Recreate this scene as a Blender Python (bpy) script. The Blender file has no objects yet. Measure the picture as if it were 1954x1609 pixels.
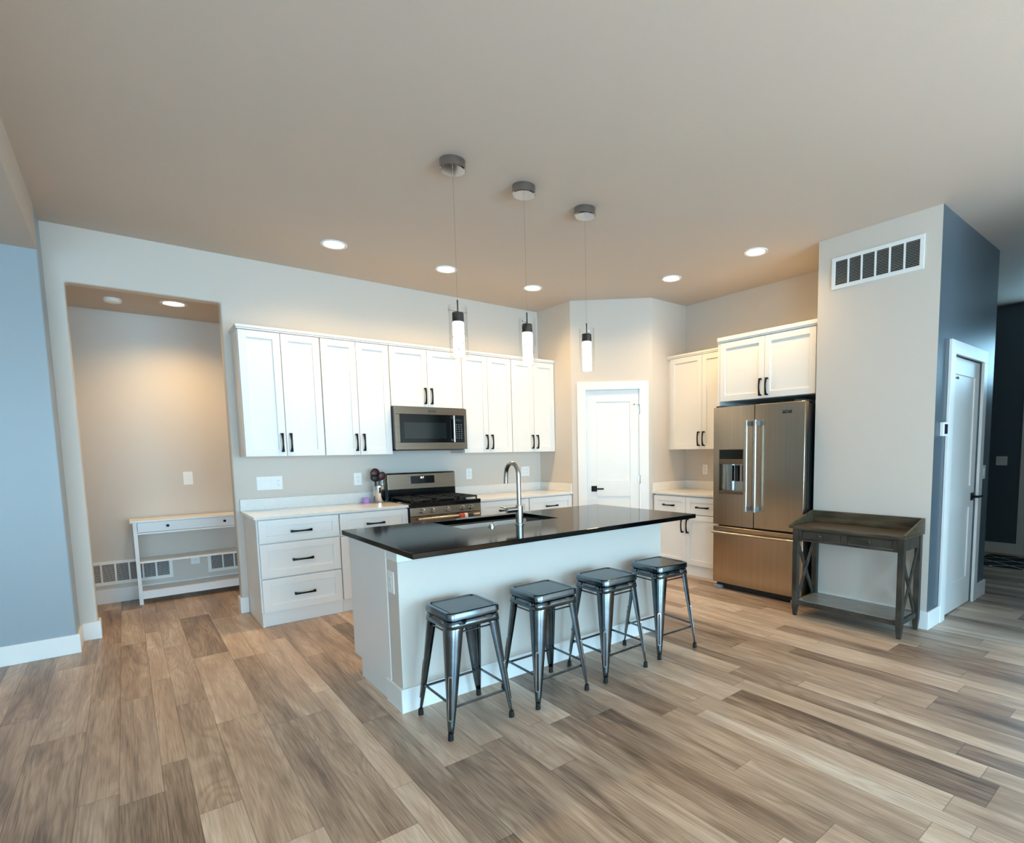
import bpy, bmesh, math, random
from mathutils import Vector, Matrix
random.seed(7)
SC = bpy.context.scene
COL = SC.collection
PI = math.pi

# ------------------------------------------------------------------ camera
def make_camera():
    yaw, pit, rol = -0.70184, -0.09095, -0.01603
    fw = Vector((math.cos(pit)*-math.sin(yaw), math.cos(pit)*math.cos(yaw), math.sin(pit)))
    rt = Vector((math.cos(yaw), math.sin(yaw), 0)); up = rt.cross(fw)
    c, s = math.cos(rol), math.sin(rol)
    r2 = rt*c+up*s; u2 = up*c-rt*s
    cam = bpy.data.cameras.new('camera'); cam.sensor_fit = 'HORIZONTAL'; cam.sensor_width = 36
    cam.lens = 19.030; cam.shift_x = -0.06965; cam.shift_y = 0.07594; cam.clip_start = .05
    o = bpy.data.objects.new('camera', cam); COL.objects.link(o)
    m = Matrix((r2, u2, -fw)).transposed().to_4x4(); m.translation = Vector((-0.7798, -5.6113, 1.4084))
    o.matrix_world = m
    SC.camera = o
make_camera()

# ------------------------------------------------------------------ light, exposure
SC.view_settings.view_transform = 'Standard'; SC.view_settings.look = 'None'
SC.view_settings.gamma = 1; SC.view_settings.use_curve_mapping = False
SC.view_settings.exposure = -0.20
SKY_STRENGTH = 18.0
CAN_POWER = 72.0
SUN_STRENGTH = 62.0
w = bpy.data.worlds.new('world'); SC.world = w; w.use_nodes = True
bg = w.node_tree.nodes['Background']; bg.inputs[0].default_value = (.39, .74, 1, 1); bg.inputs[1].default_value = SKY_STRENGTH
cy = SC.cycles
cy.max_bounces = 10; cy.diffuse_bounces = 6; cy.glossy_bounces = 5; cy.transmission_bounces = 8; cy.transparent_max_bounces = 12
cy.caustics_reflective = False; cy.caustics_refractive = False; cy.sample_clamp_indirect = 6
cy.use_denoising = True
WARM = (1.0, .65, .27)
def make_sun():
    l = bpy.data.lights.new('sun', 'SUN'); l.energy = SUN_STRENGTH; l.angle = math.radians(1); l.color = (1, .87, .62)
    o = bpy.data.objects.new('sun', l); COL.objects.link(o)
    o.rotation_euler = Vector((-.18, -.80, 1)).to_track_quat('Z', 'Y').to_euler()   # shines in through the rear windows
make_sun()

# ------------------------------------------------------------------ materials
def lin(h):
    h = h.lstrip('#'); v = [int(h[i:i+2], 16)/255 for i in (0, 2, 4)]
    return tuple(x/12.92 if x <= .04045 else ((x+.055)/1.055)**2.4 for x in v)+(1,)
def base(name):
    m = bpy.data.materials.new(name); m.use_nodes = True
    nt = m.node_tree; return m, nt, nt.nodes['Principled BSDF']
def N(nt, t, **k):
    n = nt.nodes.new(t)
    for a, b in k.items(): setattr(n, a, b)
    return n
def mat(name, col, rough=.5, metal=0, spec=.5, var=0, vscale=8, bump=0, bscale=200, emit=None, estr=0, stretch=None, coat=0):
    m, nt, p = base(name)
    c = lin(col) if isinstance(col, str) else tuple(col)+(1,)
    p.inputs['Base Color'].default_value = c; p.inputs['Roughness'].default_value = rough
    p.inputs['Metallic'].default_value = metal; p.inputs['Specular IOR Level'].default_value = spec
    p.inputs['Coat Weight'].default_value = coat
    if emit: p.inputs['Emission Color'].default_value = tuple(emit)+(1,); p.inputs['Emission Strength'].default_value = estr
    tc = N(nt, 'ShaderNodeTexCoord'); mp = N(nt, 'ShaderNodeMapping'); nt.links.new(tc.outputs['Object'], mp.inputs[0])
    if stretch: mp.inputs['Scale'].default_value = stretch
    if var:
        n = N(nt, 'ShaderNodeTexNoise'); n.inputs['Scale'].default_value = vscale; n.inputs['Detail'].default_value = 5
        nt.links.new(mp.outputs[0], n.inputs['Vector'])
        r = N(nt, 'ShaderNodeMapRange'); r.inputs['From Min'].default_value = .3; r.inputs['From Max'].default_value = .7
        r.inputs['To Min'].default_value = 1-var; r.inputs['To Max'].default_value = 1+var
        nt.links.new(n.outputs['Fac'], r.inputs['Value'])
        x = N(nt, 'ShaderNodeVectorMath', operation='SCALE'); x.inputs[0].default_value = c[:3]
        nt.links.new(r.outputs[0], x.inputs['Scale']); nt.links.new(x.outputs[0], p.inputs['Base Color'])
    if bump:
        n = N(nt, 'ShaderNodeTexNoise'); n.inputs['Scale'].default_value = bscale; n.inputs['Detail'].default_value = 3
        nt.links.new(mp.outputs[0], n.inputs['Vector'])
        b = N(nt, 'ShaderNodeBump'); b.inputs['Strength'].default_value = bump; b.inputs['Distance'].default_value = .002
        nt.links.new(n.outputs['Fac'], b.inputs['Height']); nt.links.new(b.outputs[0], p.inputs['Normal'])
    return m
def glass(name, tint=(1, 1, 1), refl=.1):
    m, nt, p = base(name); nt.nodes.remove(p)
    out = nt.nodes['Material Output']
    t = N(nt, 'ShaderNodeBsdfTransparent'); t.inputs[0].default_value = tuple(tint)+(1,)
    g = N(nt, 'ShaderNodeBsdfGlossy'); g.inputs['Roughness'].default_value = .02
    lw = N(nt, 'ShaderNodeLayerWeight'); lw.inputs[0].default_value = .25
    f = N(nt, 'ShaderNodeMapRange'); f.inputs['To Min'].default_value = .03; f.inputs['To Max'].default_value = .6; f.inputs['From Min'].default_value = .15
    nt.links.new(lw.outputs['Facing'], f.inputs['Value'])
    mx = N(nt, 'ShaderNodeMixShader')
    nt.links.new(f.outputs[0], mx.inputs[0]); nt.links.new(t.outputs[0], mx.inputs[1]); nt.links.new(g.outputs[0], mx.inputs[2])
    nt.links.new(mx.outputs[0], out.inputs[0]); return m
def floor_mat():
    m, nt, p = base('oak_plank'); L = nt.links.new
    geo = N(nt, 'ShaderNodeNewGeometry'); sep = N(nt, 'ShaderNodeSeparateXYZ'); L(geo.outputs['Position'], sep.inputs[0])
    def M(op, a, b=None, c=None):
        n = N(nt, 'ShaderNodeMath', operation=op)
        for i, v in enumerate((a, b, c)):
            if v is None: continue
            if isinstance(v, (int, float)): n.inputs[i].default_value = v
            else: L(v, n.inputs[i])
        return n.outputs[0]
    X, Y = sep.outputs[0], sep.outputs[1]
    P = .727; thr = [.146, .242, .387, .595]
    t = M('DIVIDE', M('ADD', X, .892), P); cell = M('FLOOR', t); fx = M('MULTIPLY', M('SUBTRACT', t, cell), P)
    row = M('MULTIPLY', cell, 5.0); dist = M('MINIMUM', fx, M('SUBTRACT', P, fx))
    for a in thr:
        row = M('ADD', row, M('GREATER_THAN', fx, a)); dist = M('MINIMUM', dist, M('ABSOLUTE', M('SUBTRACT', fx, a)))
    wn = N(nt, 'ShaderNodeTexWhiteNoise', noise_dimensions='1D'); L(row, wn.inputs['W'])
    yy = M('DIVIDE', M('ADD', Y, M('MULTIPLY', wn.outputs['Value'], 9.0)), 1.22)
    pid = M('FLOOR', yy); fy = M('MULTIPLY', M('SUBTRACT', yy, pid), 1.22)
    dy = M('MINIMUM', fy, M('SUBTRACT', 1.22, fy))
    d = M('MINIMUM', dist, dy)
    cb = N(nt, 'ShaderNodeCombineXYZ'); L(row, cb.inputs[0]); L(pid, cb.inputs[1])
    w2 = N(nt, 'ShaderNodeTexWhiteNoise', noise_dimensions='2D'); L(cb.outputs[0], w2.inputs['Vector'])
    v = w2.outputs['Value']
    # grain coordinates: shifted per plank, long along Y
    cg = N(nt, 'ShaderNodeCombineXYZ'); L(M('MULTIPLY', X, 1.0), cg.inputs[0]); L(M('MULTIPLY', Y, .10), cg.inputs[1]); L(M('MULTIPLY', v, 40.0), cg.inputs[2])
    n1 = N(nt, 'ShaderNodeTexNoise'); n1.inputs['Scale'].default_value = 11; n1.inputs['Detail'].default_value = 6; n1.inputs['Distortion'].default_value = .7; L(cg.outputs[0], n1.inputs['Vector'])
    cf = N(nt, 'ShaderNodeCombineXYZ'); L(X, cf.inputs[0]); L(M('MULTIPLY', Y, .03), cf.inputs[1]); L(M('MULTIPLY', v, 17.0), cf.inputs[2])
    n2 = N(nt, 'ShaderNodeTexNoise'); n2.inputs['Scale'].default_value = 190; n2.inputs['Detail'].default_value = 3; L(cf.outputs[0], n2.inputs['Vector'])
    c3 = N(nt, 'ShaderNodeCombineXYZ'); L(M('MULTIPLY', X, 5.5), c3.inputs[0]); L(M('MULTIPLY', Y, .8), c3.inputs[1]); L(M('MULTIPLY', v, 31.0), c3.inputs[2])
    n3 = N(nt, 'ShaderNodeTexNoise'); n3.inputs['Scale'].default_value = 1.3; n3.inputs['Detail'].default_value = 1.2; n3.inputs['Distortion'].default_value = .4; L(c3.outputs[0], n3.inputs['Vector'])
    cath = M('POWER', M('ADD', M('MULTIPLY', M('SINE', M('MULTIPLY', n3.outputs['Fac'], 80.0)), .5), .5), 2.0)
    fig = N(nt, 'ShaderNodeMapRange'); L(n1.outputs['Fac'], fig.inputs['Value']); fig.inputs['From Min'].default_value = .42; fig.inputs['From Max'].default_value = .62
    cr = N(nt, 'ShaderNodeValToRGB'); e = cr.color_ramp.elements
    e[0].position = .33; e[0].color = lin('#5f4c40'); e[1].position = .72; e[1].color = lin('#dfcfbd')
    x = e.new(.46); x.color = lin('#9e8774'); x = e.new(.58); x.color = lin('#c0a994')
    mixf = M('SUBTRACT', M('ADD', M('MULTIPLY', n1.outputs['Fac'], .52), M('ADD', M('MULTIPLY', v, .22), M('MULTIPLY', n2.outputs['Fac'], .30))), M('MULTIPLY', M('MULTIPLY', cath, fig.outputs[0]), .06))
    L(mixf, cr.inputs[0])
    gap = N(nt, 'ShaderNodeMapRange'); L(d, gap.inputs['Value']); gap.inputs['From Min'].default_value = .0006; gap.inputs['From Max'].default_value = .0024
    gap.inputs['To Min'].default_value = .5; gap.inputs['To Max'].default_value = 1
    sc = N(nt, 'ShaderNodeVectorMath', operation='SCALE'); L(cr.outputs[0], sc.inputs[0]); L(gap.outputs[0], sc.inputs['Scale'])
    # a few planks lean grey, a few lean red-brown
    tint = N(nt, 'ShaderNodeMix', data_type='RGBA', blend_type='MULTIPLY'); tint.inputs['Factor'].default_value = .6
    tr = N(nt, 'ShaderNodeValToRGB'); tr.color_ramp.elements[0].color = (.88, .90, .92, 1); tr.color_ramp.elements[1].color = (1, .93, .87, 1); L(w2.outputs['Color'], tr.inputs[0])
    L(sc.outputs[0], tint.inputs['A']); L(tr.outputs[0], tint.inputs['B'])
    L(tint.outputs['Result'], p.inputs['Base Color'])
    rr = N(nt, 'ShaderNodeMapRange'); L(n2.outputs['Fac'], rr.inputs['Value']); rr.inputs['To Min'].default_value = .30; rr.inputs['To Max'].default_value = .46
    L(rr.outputs[0], p.inputs['Roughness'])
    b = N(nt, 'ShaderNodeBump'); b.inputs['Strength'].default_value = .25; b.inputs['Distance'].default_value = .001
    L(M('ADD', M('MULTIPLY', n2.outputs['Fac'], .5), gap.outputs[0]), b.inputs['Height']); L(b.outputs[0], p.inputs['Normal'])
    return m
def quartz_mat(name, c1, c2, rough, scale, spec=.5, ior=1.5):
    m, nt, p = base(name); L = nt.links.new
    tc = N(nt, 'ShaderNodeTexCoord')
    n = N(nt, 'ShaderNodeTexNoise'); n.inputs['Scale'].default_value = scale; n.inputs['Detail'].default_value = 8; n.inputs['Roughness'].default_value = .7
    L(tc.outputs['Object'], n.inputs['Vector'])
    cr = N(nt, 'ShaderNodeValToRGB'); cr.color_ramp.elements[0].position = .35; cr.color_ramp.elements[1].position = .65
    cr.color_ramp.elements[0].color = lin(c1); cr.color_ramp.elements[1].color = lin(c2)
    L(n.outputs['Fac'], cr.inputs[0]); L(cr.outputs[0], p.inputs['Base Color']); p.inputs['Roughness'].default_value = rough; p.inputs['Specular IOR Level'].default_value = spec; p.inputs['IOR'].default_value = ior
    return m
def rug_mat():
    m, nt, p = base('rug_weave'); L = nt.links.new
    tc = N(nt, 'ShaderNodeTexCoord'); sep = N(nt, 'ShaderNodeSeparateXYZ'); L(tc.outputs['Object'], sep.inputs[0])
    def M(op, a, b=0.0):
        n = N(nt, 'ShaderNodeMath', operation=op)
        for i, v in enumerate((a, b)):
            if isinstance(v, (int, float)): n.inputs[i].default_value = v
            else: L(v, n.inputs[i])
        return n.outputs[0]
    a = M('ABSOLUTE', M('SUBTRACT', M('FRACT', M('MULTIPLY', M('ADD', sep.outputs[0], M('MULTIPLY', sep.outputs[1], .8)), 3.2)), .5))
    b = M('ABSOLUTE', M('SUBTRACT', M('FRACT', M('MULTIPLY', M('SUBTRACT', sep.outputs[0], M('MULTIPLY', sep.outputs[1], .8)), 3.2)), .5))
    line = M('LESS_THAN', M('MINIMUM', a, b), .035)
    mx = N(nt, 'ShaderNodeMix', data_type='RGBA'); L(line, mx.inputs['Factor']); mx.inputs['A'].default_value = lin('#23262b'); mx.inputs['B'].default_value = lin('#d8d4cc')
    L(mx.outputs['Result'], p.inputs['Base Color']); p.inputs['Roughness'].default_value = .95
    return m

MT = dict(
 floor=floor_mat(),
 wall=mat('greige_paint', '#d2cac1', .55, bump=.25, bscale=260, spec=.35),
 ceil=mat('ceiling_paint', '#c9beb3', .7, bump=.4, bscale=180, spec=.25),
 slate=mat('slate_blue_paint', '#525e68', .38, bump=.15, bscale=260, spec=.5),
 slatedaylit=mat('daylit_slate_blue_paint', '#98a5ad', .36, bump=.15, bscale=260, spec=.5),  # left wall: window daylight put into the colour, hence paler than slate
 trim=mat('white_trim_paint', '#eeeeec', .35, var=.01),
 cab=mat('white_cabinet_lacquer', '#ecebe9', .38, var=.01, vscale=4),
 black=mat('matte_black_metal', '#060606', .45, spec=.25, var=.1),
 quartz=quartz_mat('pale_quartz', '#e4e0da', '#eae6e1', .16, 30),
 granite=quartz_mat('black_polished_stone', '#040405', '#0a0a0b', .08, 160, .5, 1.22),
 steel=mat('brushed_stainless', '#b7a590', .25, 1, var=.06, vscale=30, bump=.12, bscale=40, stretch=(1, 1, .02)),
 steelh=mat('brushed_stainless_horizontal', '#7f6f60', .28, 1, var=.06, vscale=30, bump=.1, bscale=40, stretch=(.03, .03, 1)),
 chrome=mat('polished_chrome', '#d5d6d8', .06, 1, var=.02),
 nickel=mat('brushed_nickel', '#b3b1ad', .22, 1, var=.03),
 gun=mat('raw_gunmetal_steel', '#6b757d', .17, 1, var=.18, vscale=14, bump=.06, bscale=60),
 gunseat=mat('dark_gunmetal_seat', '#48535b', .20, 1, var=.10, vscale=9),
 rubber=mat('black_rubber', '#101112', .7, var=.1),
 dark=mat('dark_cavity', '#15161a', .6, var=.1),
 blackgl=mat('black_glass', '#050607', .12, var=.05, spec=.4),
 winglass=mat('tinted_oven_glass', '#1c2427', .08, var=.05),
 iron=mat('cast_iron', '#131211', .55, var=.2, vscale=40, bump=.3),
 plastic=mat('white_plastic', '#f1f1ef', .4, var=.01),
 greyplastic=mat('grey_plastic', '#7d838a', .45, var=.03),
 fridgeside=mat('dark_grey_steel_side', '#3b3e42', .45, .3, var=.04),
 wood=mat('weathered_grey_wood', '#38332c', .5, var=.6, vscale=9, stretch=(6, .7, .7), bump=.4, bscale=60),
 woodtop=mat('weathered_brown_wood_top', '#4d4333', .34, var=.55, vscale=6, stretch=(5, .8, 5), bump=.35, bscale=50),
 shelfm=mat('worn_grey_shelf_board', '#858783', .14, var=.16, vscale=8, stretch=(5, .8, 5)),
 white=mat('white_furniture_lacquer', '#f0f1f2', .4, var=.01),
 glass=glass('clear_glass'),
 lamp=mat('lit_downlight_lens', '#fff4e0', .4, emit=(1, .80, .52), estr=9, var=.01),
 crystal=mat('lit_bubble_crystal', '#ffffff', .15, emit=(1, .93, .82), estr=2.6, var=.01),
 display=mat('lit_clock_digits', '#ffffff', .4, emit=(1, .75, .6), estr=4, var=.01),
 red=mat('dark_red_silicone', '#3c0d12', .4, var=.1), blackpl=mat('black_nylon', '#141214', .45, var=.1),
  darkchrome=mat('dark_chrome', '#4a4b4e', .10, 1, var=.02), canopy=mat('canopy_chrome', '#9a9a9c', .08, 1, var=.02),
 pink=mat('lilac_plastic', '#c79ad8', .3, var=.03), towelr=mat('red_towel', '#c0503f', .9, var=.1, vscale=60), towelw=mat('white_towel', '#e8e4de', .9, var=.05, vscale=60), towelg=mat('charcoal_towel', '#3a3738', .9, var=.1, vscale=60),
 basin=mat('dark_satin_steel', '#6f675a', .34, 1, var=.05),
 rug=rug_mat(), screen=mat('grey_lcd_screen', '#252a36', .2, var=.05),
)

# ------------------------------------------------------------------ builders
class Frame:
    """local (u along, w outward, z up) -> world"""
    def __init__(s, o=(0, 0), u=(1, 0)):
        l = math.hypot(*u); s.o = o; s.u = (u[0]/l, u[1]/l); s.n = (s.u[1], -s.u[0])
    def __call__(s, u, w, z): return Vector((s.o[0]+s.u[0]*u+s.n[0]*w, s.o[1]+s.u[1]*u+s.n[1]*w, z))
ID = lambda x, y, z: Vector((x, y, z))
class B:
    def __init__(s, f=None): s.bm = bmesh.new(); s.f = f or ID
    def box(s, a0, a1, b0, b1, z0, z1):
        v = [s.bm.verts.new(s.f(a, b, z)) for z in (z0, z1) for b in (b0, b1) for a in (a0, a1)]
        for q in ((0, 2, 3, 1), (4, 5, 7, 6), (0, 1, 5, 4), (2, 6, 7, 3), (0, 4, 6, 2), (1, 3, 7, 5)): s.bm.faces.new([v[i] for i in q])
        return s
    def hexa(s, pts):
        v = [s.bm.verts.new(s.f(*p)) for p in pts]
        for q in ((0, 2, 3, 1), (4, 5, 7, 6), (0, 1, 5, 4), (2, 6, 7, 3), (0, 4, 6, 2), (1, 3, 7, 5)): s.bm.faces.new([v[i] for i in q])
        return s
    def prism(s, poly, a, b, axis='z'):
        """poly of 2D points extruded between a and b along axis ('z','y','x')"""
        def P(p, t): return {'z': (p[0], p[1], t), 'y': (p[0], t, p[1]), 'x': (t, p[0], p[1])}[axis]
        v0 = [s.bm.verts.new(s.f(*P(p, a))) for p in poly]; v1 = [s.bm.verts.new(s.f(*P(p, b))) for p in poly]
        n = len(poly); s.bm.faces.new(v0[::-1]); s.bm.faces.new(v1)
        for i in range(n): s.bm.faces.new((v0[i], v0[(i+1) % n], v1[(i+1) % n], v1[i]))
        return s
    def tube(s, path, r, seg=12, cap=True, sect=None):
        P = [s.f(*p) for p in path]; n = len(P); rings = []
        T = []
        for i in range(n):
            t = (P[min(i+1, n-1)]-P[max(i-1, 0)]); T.append(t.normalized())
        ref = Vector((0, 0, 1)) if abs(T[0].z) < .9 else Vector((1, 0, 0))
        a = (ref-T[0]*ref.dot(T[0])).normalized()
        for i in range(n):
            a = (a-T[i]*a.dot(T[i])).normalized(); b = T[i].cross(a)
            ri = r[i] if isinstance(r, (list, tuple)) else r
            rings.append([s.bm.verts.new(P[i]+(a*math.cos(2*PI*k/seg+PI/seg)+b*math.sin(2*PI*k/seg+PI/seg))*ri) for k in range(seg)])
        for i in range(n-1):
            for k in range(seg): s.bm.faces.new((rings[i][k], rings[i][(k+1) % seg], rings[i+1][(k+1) % seg], rings[i+1][k]))
        if cap: s.bm.faces.new(rings[0][::-1]); s.bm.faces.new(rings[-1])
        return s
    def bar(s, p, q, r=.008, seg=4): return s.tube([p, q], r, seg)
    def lathe(s, prof, c, seg=32, axis='z', close=False):
        """prof: (r, t) along axis from centre c"""
        def P(r, t, k):
            x, y = r*math.cos(2*PI*k/seg), r*math.sin(2*PI*k/seg)
            d = {'z': (x, y, t), 'y': (x, t, y), 'x': (t, x, y)}[axis]
            return s.f(c[0]+d[0], c[1]+d[1], c[2]+d[2])
        rings = []
        for r, t in prof:
            if r < 1e-6: rings.append([s.bm.verts.new(P(0, t, 0))])
            else: rings.append([s.bm.verts.new(P(r, t, k)) for k in range(seg)])
        pr = list(zip(rings[:-1], rings[1:]))
        if close: pr.append((rings[-1], rings[0]))
        for A, Bn in pr:
            for k in range(seg):
                k2 = (k+1) % seg
                if len(A) == 1 and len(Bn) == 1: continue
                if len(A) == 1: s.bm.faces.new((A[0], Bn[k], Bn[k2]))
                elif len(Bn) == 1: s.bm.faces.new((A[k], A[k2], Bn[0]))
                else: s.bm.faces.new((A[k], A[k2], Bn[k2], Bn[k]))
        return s
    def build(s, name, m, parent=None, bevel=0, smooth=False, seg=2):
        org = Vector((0, 0, 0))
        if parent is not None: org = Vector(parent['_o'])
        bmesh.ops.recalc_face_normals(s.bm, faces=s.bm.faces[:])
        bmesh.ops.translate(s.bm, verts=s.bm.verts[:], vec=-org)
        me = bpy.data.meshes.new(name); s.bm.to_mesh(me); s.bm.free()
        if isinstance(m, str): m = MT[m]
        me.materials.append(m)
        o = bpy.data.objects.new(name, me); COL.objects.link(o)
        if parent is not None: o.parent = parent
        o['_o'] = tuple(org)
        if smooth:
            for p in me.polygons: p.use_smooth = True
            me.set_sharp_from_angle(angle=math.radians(35))
        if bevel:
            md = o.modifiers.new('bevel', 'BEVEL'); md.width = bevel; md.segments = seg; md.limit_method = 'ANGLE'; md.angle_limit = math.radians(40)
        return o
def tag(o, label, cat, group=None):
    o['label'] = label; o['category'] = cat
    if group: o['group'] = group
    return o
def thing(name, label, cat, loc, group=None):
    o = bpy.data.objects.new(name, None); o.empty_display_size = .1; COL.objects.link(o); o.location = loc; o['_o'] = tuple(loc)
    return tag(o, label, cat, group)
def struct(b, name, m, bevel=0, parent=None):
    o = b.build(name, m, parent, bevel); 
    if parent is None: o['kind'] = 'structure'
    return o
def dup(root, loc, label, rz=0):
    r = root.copy(); COL.objects.link(r); r.location = loc; r.rotation_euler.z = rz; r['label'] = label
    def rec(src, dst):
        for ch in list(src.children):
            c = ch.copy(); COL.objects.link(c); c.parent = dst; rec(ch, c)
    rec(root, r)
    return r

H = 3.115
FB = Frame((0, 0), (1, 0))              # back wall
FR = Frame((4.531, 0), (0, -1))         # right wall: u = -y, w = 4.531 - x
FD = Frame((3.259, -.647), (1, -1))     # diagonal pantry wall
DL = .935                               # its length

# ------------------------------------------------------------------ setting
struct(B().box(-5, 8, -9.2, 1.6, -.1, 0), 'floor', 'floor')
struct(B().box(-1.125, 8, -9.2, .12, H, H+.1), 'ceiling', 'ceil')
struct(B().box(-5.12, -1.125, -9.2, -.31, 2.824, H+.1), 'ceiling_left', 'ceil')
struct(B().box(-1.6, 1.0, .12, 1.299, 2.792, 2.9), 'ceiling_niche', 'ceil')
b = B(); zb, zt = -.05, H+.05
b.prism([(-1.25, zb), (-1.019, zb), (-1.019, 2.709), (-.057, 2.709), (-.057, zb), (3.32, zb), (3.32, zt), (-1.25, zt)], 0, .12, 'y')
struct(b, 'wall_back', 'wall', .016).modifiers['bevel'].segments = 4
struct(B().box(-5.12, -1.125, -.31, .16, zb, zt), 'wall_left', 'slatedaylit', .014).modifiers['bevel'].segments = 4
struct(B().box(-5.12, -5, -9.2, -.31, 0, 2.824), 'wall_far_left', 'wall')
b = B(); b.box(-1.72, 1.12, 1.299, 1.42, 0, 2.9); b.box(-1.72, -1.6, .12, 1.299, 0, 2.9); b.box(1.0, 1.12, .12, 1.299, 0, 2.9)
struct(b, 'wall_niche', 'wall')
# pantry: return, diagonal with door opening, return
b = B(); b.box(3.259, 3.379, -.647, .12, 0, H)
b.prism([(3.92, -1.305), (4.65, -1.305), (4.65, -1.185), (3.97, -1.185)], 0, H)
struct(b, 'wall_pantry_side', 'wall')
b = B(FD); b.box(0, .169, -.11, 0, 0, H); b.box(.796, DL, -.11, 0, 0, H); b.box(.169, .796, -.11, 0, 2.10, H)
struct(b, 'wall_pantry_front', 'wall')
struct(B().box(4.531, 4.65, -3.43, -1.305, 0, H), 'wall_right', 'wall')
b = B(); b.box(3.807, 3.927, -4.216, -3.308, 0, H); b.box(3.927, 4.531, -3.43, -3.308, 0, H)
struct(b, 'wall_fridge_side', 'wall')
b = B(); b.box(3.927, 4.155, -4.216, -4.096, 0, H); b.box(4.922, 5.30, -4.216, -4.096, 0, H); b.box(4.155, 4.922, -4.216, -4.096, 2.10, H)
b.box(5.18, 5.30, -4.096, -2.4, 0, H)
# thin painted face so the corner of the utility wall turns slate where it meets the hall
b.box(3.8072, 3.927, -4.2175, -4.216, 0, H)
struct(b, 'wall_hall', 'slate')
struct(B().box(5.18, 7.87, -2.4, -2.28, 0, H), 'wall_hall_back', 'slate')
b = B(); b.box(7.75, 7.87, -9.2, -5.05, 0, H); b.box(7.75, 7.87, -5.05, -4.09, 2.75, H); b.box(7.75, 7.87, -5.05, -4.09, 2.05, 2.12); b.box(7.75, 7.87, -4.09, -2.4, 0, H)
struct(b, 'wall_entry', 'slate')
# rear wall behind the camera with its windows
WIN = [(-4.3, -.9, .12, 2.35), (.0, 3.4, .12, 2.55)]
b = B(); x = -5.12
for x0, x1, z0, z1 in WIN:
    b.box(x, x0, -9.2, -9.08, 0, H); b.box(x0, x1, -9.2, -9.08, 0, z0); b.box(x0, x1, -9.2, -9.08, z1, H); x = x1
b.box(x, 7.87, -9.2, -9.08, 0, H)
struct(b, 'wall_rear', 'wall')
struct(B().box(3.9, 4.02, -9.08, -5.35, 0, H), 'wall_light_block', 'wall')  # added out-of-view wall, keeps rear window light off the hall wall
for i, (x0, x1, z0, z1) in enumerate(WIN):
    b = B(); t = .06
    b.box(x0, x0+t, -9.17, -9.09, z0, z1); b.box(x1-t, x1, -9.17, -9.09, z0, z1); b.box(x0+t, x1-t, -9.17, -9.09, z0, z0+t); b.box(x0+t, x1-t, -9.17, -9.09, z1-t, z1)
    n = 3 if x1-x0 > 3 else 2
    for k in range(1, n): xx = x0+(x1-x0)*k/n; b.box(xx-.035, xx+.035, -9.165, -9.095, z0+t, z1-t)
    struct(b, 'window_%d' % (i+1), 'trim')
    pl = bpy.data.lights.new('daylight_portal', 'AREA'); pl.shape = 'RECTANGLE'; pl.size = x1-x0; pl.size_y = z1-z0; pl.cycles.is_portal = True
    o = bpy.data.objects.new('daylight_portal', pl); COL.objects.link(o); o.location = ((x0+x1)/2, -9.19, (z0+z1)/2); o.rotation_euler = (PI/2, 0, 0)
pl = bpy.data.lights.new('daylight_portal', 'AREA'); pl.shape = 'RECTANGLE'; pl.size = .63; pl.size_y = .96; pl.cycles.is_portal = True
o = bpy.data.objects.new('daylight_portal', pl); COL.objects.link(o); o.location = (7.86, -4.57, 2.435); o.rotation_euler = (0, PI/2, 0)
b = B(); b.box(7.77, 7.85, -5.05, -5.0, 2.12, 2.75); b.box(7.77, 7.85, -4.14, -4.09, 2.12, 2.75); b.box(7.77, 7.85, -5.0, -4.14, 2.12, 2.17); b.box(7.77, 7.85, -5.0, -4.14, 2.70, 2.75)
struct(b, 'window_4', 'trim')
# entry door at the far right edge
struct(B().box(7.78, 7.83, -5.05, -4.09, 0.005, 2.05), 'door_3', 'trim', .003)
b = B(); b.box(7.728, 7.75, -4.09, -3.98, 0, 2.16); b.box(7.728, 7.75, -5.16, -5.05, 0, 2.16)
struct(b, 'trim_3', 'trim', .003)

# baseboards
BH, BT = .138, .016
def bboard(name, pieces):
    b = B()
    for p in pieces: b.box(*p, 0, BH)
    return struct(b, name, 'trim', .003)
bboard('baseboard_left', [(-5, -1.125+BT, -.31-BT, -.31), (-1.125, -1.125+BT, -.31, 0)])
bboard('baseboard_back_left', [(-1.125+BT, -1.019+BT, -BT, 0), (-1.019, -1.019+BT, 0, .12)])
bboard('baseboard_back_right', [(-.057-BT, -.006, -BT, 0), (-.057-BT, -.057, 0, .12)])
bboard('baseboard_niche', [(-1.6, 1.0, 1.299-BT, 1.299)])
bboard('baseboard_fridge_side', [(3.807-BT, 3.807, -4.2175-BT, -3.308)])
bboard('baseboard_hall', [(3.807, 4.05, -4.2175-BT, -4.2175), (5.02, 5.30+BT, -4.216-BT, -4.216), (5.30, 5.30+BT, -4.216, -2.4)])
bboard('baseboard_entry', [(7.75-BT, 7.75, -3.98, -2.4)])
bboard('baseboard_rear', [(-.9, .0, -9.08, -9.08+BT), (3.4, 3.9, -9.08, -9.08+BT)])
b = B(FD); b.box(0, .068, 0, BT, 0, BH); b.box(.894, DL, 0, BT, 0, BH)
struct(b, 'baseboard_pantry', 'trim', .003)

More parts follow.
